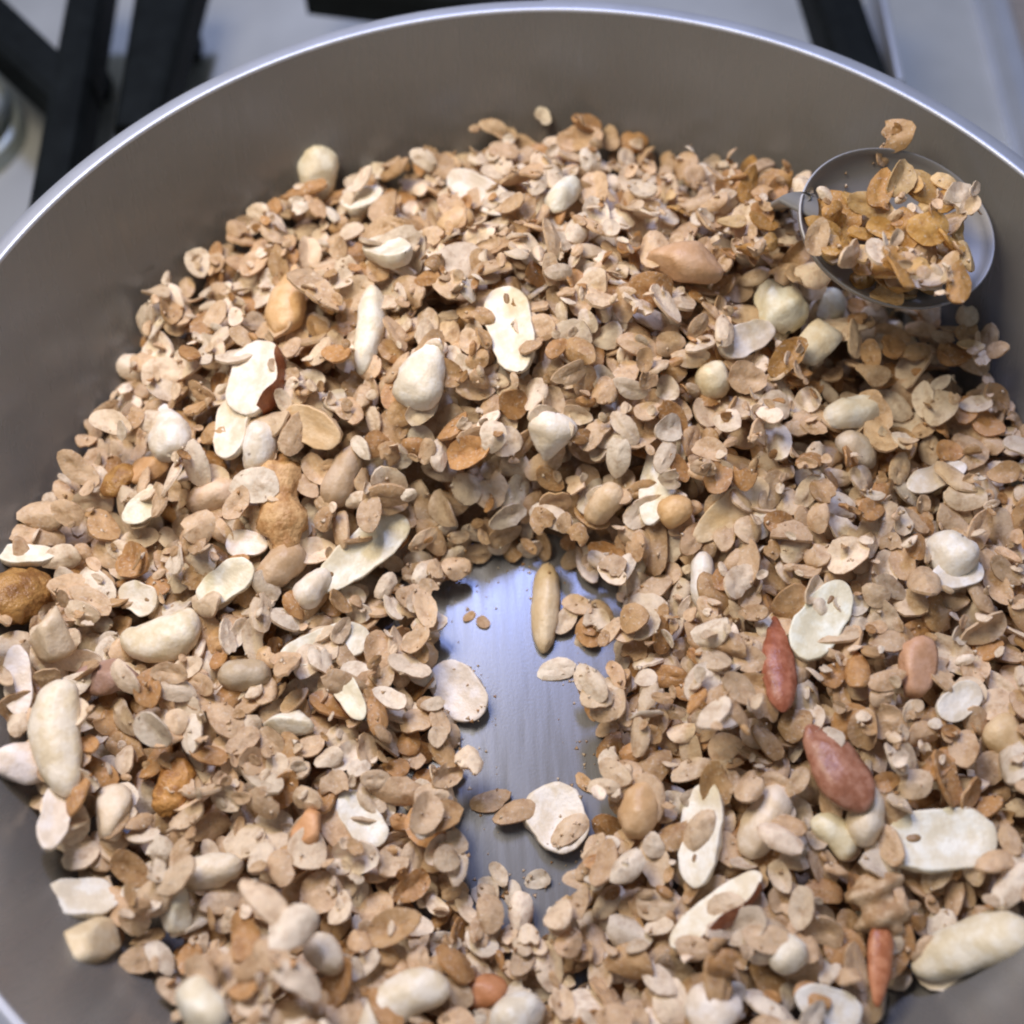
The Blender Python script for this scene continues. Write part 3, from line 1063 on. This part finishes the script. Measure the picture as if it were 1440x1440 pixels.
# ---------------------------------------------------------------- which flakes show most
RES = 480
zb = np.full((RES, RES), 1e9)
idb = np.full((RES, RES), -1)
allS, allI = [], []
for n_, (k, R, sc, pos, tint) in enumerate(flakes):
    S = (KINDS[k].s * sc) @ R.T + pos
    allS.append(S)
    allI.append(np.full(len(S), n_))
for o in [o for o in COL.objects if o.type == 'MESH' and 'nuts scattered' in str(o.get('group', ''))]:
    co = np.array([o.matrix_world @ q_.co for q_ in o.data.vertices])
    allS.append(co)
    allI.append(np.full(len(co), -2))
allS, allI = np.concatenate(allS), np.concatenate(allI)
ux, uy, uw = project(allS)
iu, iv = (ux * RES / 1440).astype(int), (uy * RES / 1440).astype(int)
okp = (iu >= 0) & (iu < RES) & (iv >= 0) & (iv < RES)
order = np.argsort(-uw[okp])
idb[iv[okp][order], iu[okp][order]] = allI[okp][order]
vis = np.bincount(idb[idb >= 0], minlength=len(flakes))
best = [i for i in np.argsort(-vis) if i not in lone_ids][:300 - len(lone_ids)]
single = set(int(i) for i in best) | set(lone_ids)

flake_mesh = []
for k, kd in enumerate(KINDS):
    me = bpy.data.meshes.new('oat_flake')
    me.from_pydata([tuple(map(float, q_)) for q_ in kd.v], [], [tuple(map(int, q_)) for q_ in kd.f])
    me.polygons.foreach_set('use_smooth', np.ones(len(me.polygons), bool))
    me.set_sharp_from_angle(angle=math.radians(55))
    me.materials.append(M['oat'])
    flake_mesh.append(me)


def region(px, py):
    if py < 330:
        return 'at the back edge of the heap' if px < 980 else 'around the spoon at the upper right'
    if 1000 < px and py < 480:
        return 'around the spoon at the upper right'
    if py < 560:
        if px < 420:
            return 'on the upper left slope of the heap'
        return 'on the crest at the centre back of the heap'
    if py < 780 and 420 <= px <= 900:
        return 'on the inner slope above the bare floor'
    if px < 480:
        return 'on the left part of the heap' if py < 1060 else 'in the lower left part of the heap'
    if px < 700:
        return 'along the left border of the bare floor'
    if px < 960:
        return 'along the right border of the bare floor'
    return 'on the right part of the heap' if py < 1000 else 'in the lower right part of the heap'


proto = None
used_labels = set()
for n_ in sorted(single):
    k, R, sc, pos, tint = flakes[n_]
    if proto is None:
        proto = bpy.data.objects.new('oat_flake', flake_mesh[k])
        o = proto
    else:
        o = proto.copy()
        o.data = flake_mesh[k]
    COL.objects.link(o)
    o.matrix_world = Matrix([[*(float(x) * sc for x in R[0]), float(pos[0])], [*(float(x) * sc for x in R[1]), float(pos[1])], [*(float(x) * sc for x in R[2]), float(pos[2])], [0, 0, 0, 1]])
    o.color = (*map(float, tint), 1)
    if n_ in lone_ids:
        tag(o, lone_ids[n_], 'oat', 'single flakes on the bare pan floor')
    else:
        cx_, cy_, _ = project(pos[None])
        cx_, cy_ = float(cx_[0]), float(cy_[0])
        rg = region(cx_, cy_)
        word = 'pale' if tint[2] > .42 else ('brown' if tint[2] < .25 else 'tan')
        lab = None
        for d_n, nx, ny, nl in sorted((math.hypot(cx_ - r_[1], cy_ - r_[2]), r_[1], r_[2], r_[7]) for r_ in NUTS)[:5]:
            if len(nl.split()) > 10:
                continue
            dx_, dy_ = cx_ - nx, cy_ - ny
            dr = ('right of' if dx_ > 0 else 'left of') if abs(dx_) > abs(dy_) else ('below' if dy_ > 0 else 'above')
            cand_l = '%s oat flake %s the %s' % (word, dr, nl)
            if len(cand_l.split()) <= 16 and cand_l not in used_labels:
                lab = cand_l
                break
        if lab is None:
            lab = word + ' oat flake ' + rg
        used_labels.add(lab)
        tag(o, lab, 'oat', 'oat flakes ' + rg)

# the rest of the oats: one mass
rest = [n_ for n_ in range(len(flakes)) if n_ not in single]
VV, FF, CC, base = [], [], [], 0
for n_ in rest:
    k, R, sc, pos, tint = flakes[n_]
    VV.append((KINDS[k].v * sc) @ R.T + pos)
    FF.append(KINDS[k].f + base)
    CC.append(np.tile(np.append(tint, 1.0), (len(KINDS[k].v), 1)))
    base += len(KINDS[k].v)


def mass(name, VV, FF, CC, mat, parent=None, angle=55):
    V, F, C = np.concatenate(VV), np.concatenate(FF), np.concatenate(CC)
    me = bpy.data.meshes.new(name)
    me.vertices.add(len(V))
    me.vertices.foreach_set('co', V.astype(np.float32).ravel())
    me.loops.add(F.size)
    me.loops.foreach_set('vertex_index', F.astype(np.int32).ravel())
    me.polygons.add(len(F))
    me.polygons.foreach_set('loop_start', (np.arange(len(F)) * 3).astype(np.int32))
    me.update(calc_edges=True)
    me.polygons.foreach_set('use_smooth', np.ones(len(F), bool))
    if angle:
        me.set_sharp_from_angle(angle=math.radians(angle))
    at_ = me.attributes.new('tint', 'FLOAT_COLOR', 'POINT')
    at_.data.foreach_set('color', C.astype(np.float32).ravel())
    me.materials.append(mat)
    o = bpy.data.objects.new(name, me)
    COL.objects.link(o)
    if parent:
        o.parent = parent
    o['kind'] = 'stuff'
    return o


oats = mass('toasted_oats', VV, FF, CC, M['oat_mass'])
tag(oats, 'mass of toasted rolled oats heaped in the pan', 'oats')

# packed lower layers of the heap
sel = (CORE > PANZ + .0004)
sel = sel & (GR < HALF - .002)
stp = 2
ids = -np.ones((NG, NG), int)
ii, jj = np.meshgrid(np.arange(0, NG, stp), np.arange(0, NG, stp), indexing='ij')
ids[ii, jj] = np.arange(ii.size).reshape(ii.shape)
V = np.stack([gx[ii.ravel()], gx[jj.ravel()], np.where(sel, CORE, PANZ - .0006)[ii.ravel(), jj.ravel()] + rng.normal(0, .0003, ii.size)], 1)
F = []
for a_ in range(0, NG - stp, stp):
    for b_ in range(0, NG - stp, stp):
        if sel[a_, b_] or sel[a_ + stp, b_] or sel[a_, b_ + stp] or sel[a_ + stp, b_ + stp]:
            p0, p1, p2, p3 = ids[a_, b_], ids[a_ + stp, b_], ids[a_ + stp, b_ + stp], ids[a_, b_ + stp]
            F.append((p0, p1, p2))
            F.append((p0, p2, p3))
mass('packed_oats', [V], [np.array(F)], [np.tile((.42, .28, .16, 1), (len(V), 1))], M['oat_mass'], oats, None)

# crumbs and oat dust
cv = np.array([(1, 0, -.5), (-.6, .8, -.5), (-.5, -.9, -.4), (.1, .1, .8)])
cf = np.array([(0, 1, 3), (1, 2, 3), (2, 0, 3), (0, 2, 1)])
VV, FF, CC, base = [], [], [], 0
heapc = np.argwhere((DEPTH > .001) & ~NUTMASK)
bare = np.argwhere((DEPTH <= .001) & (GR < .110) & (blur((DEPTH > .001).astype(float), 90) > .02))
for n_ in range(1020):
    if n_ < 800:
        a_, b_ = heapc[rng.integers(len(heapc))]
    else:
        a_, b_ = bare[rng.integers(len(bare))]
    s_ = float(rng.uniform(.0003, .0010)) if n_ < 800 else float(rng.uniform(.0002, .0008))
    an = float(rng.uniform(0, 6.28))
    ca_, sa_ = math.cos(an), math.sin(an)
    Rz = np.array([[ca_, -sa_, 0], [sa_, ca_, 0], [0, 0, 1]])
    VV.append((cv * s_ * rng.uniform(.6, 1.3, 3)) @ Rz.T + np.array([gx[a_], gx[b_], H[a_, b_] + s_ * .3]))
    FF.append(cf + base)
    CC.append(np.tile(np.append(OAT_TINTS[rng.integers(len(OAT_TINTS))], 1), (4, 1)))
    base += 4
cr = mass('oat_crumbs', VV, FF, CC, M['oat_mass'], None, None)
tag(cr, 'fine oat crumbs and dust strewn over heap and pan floor', 'crumbs')
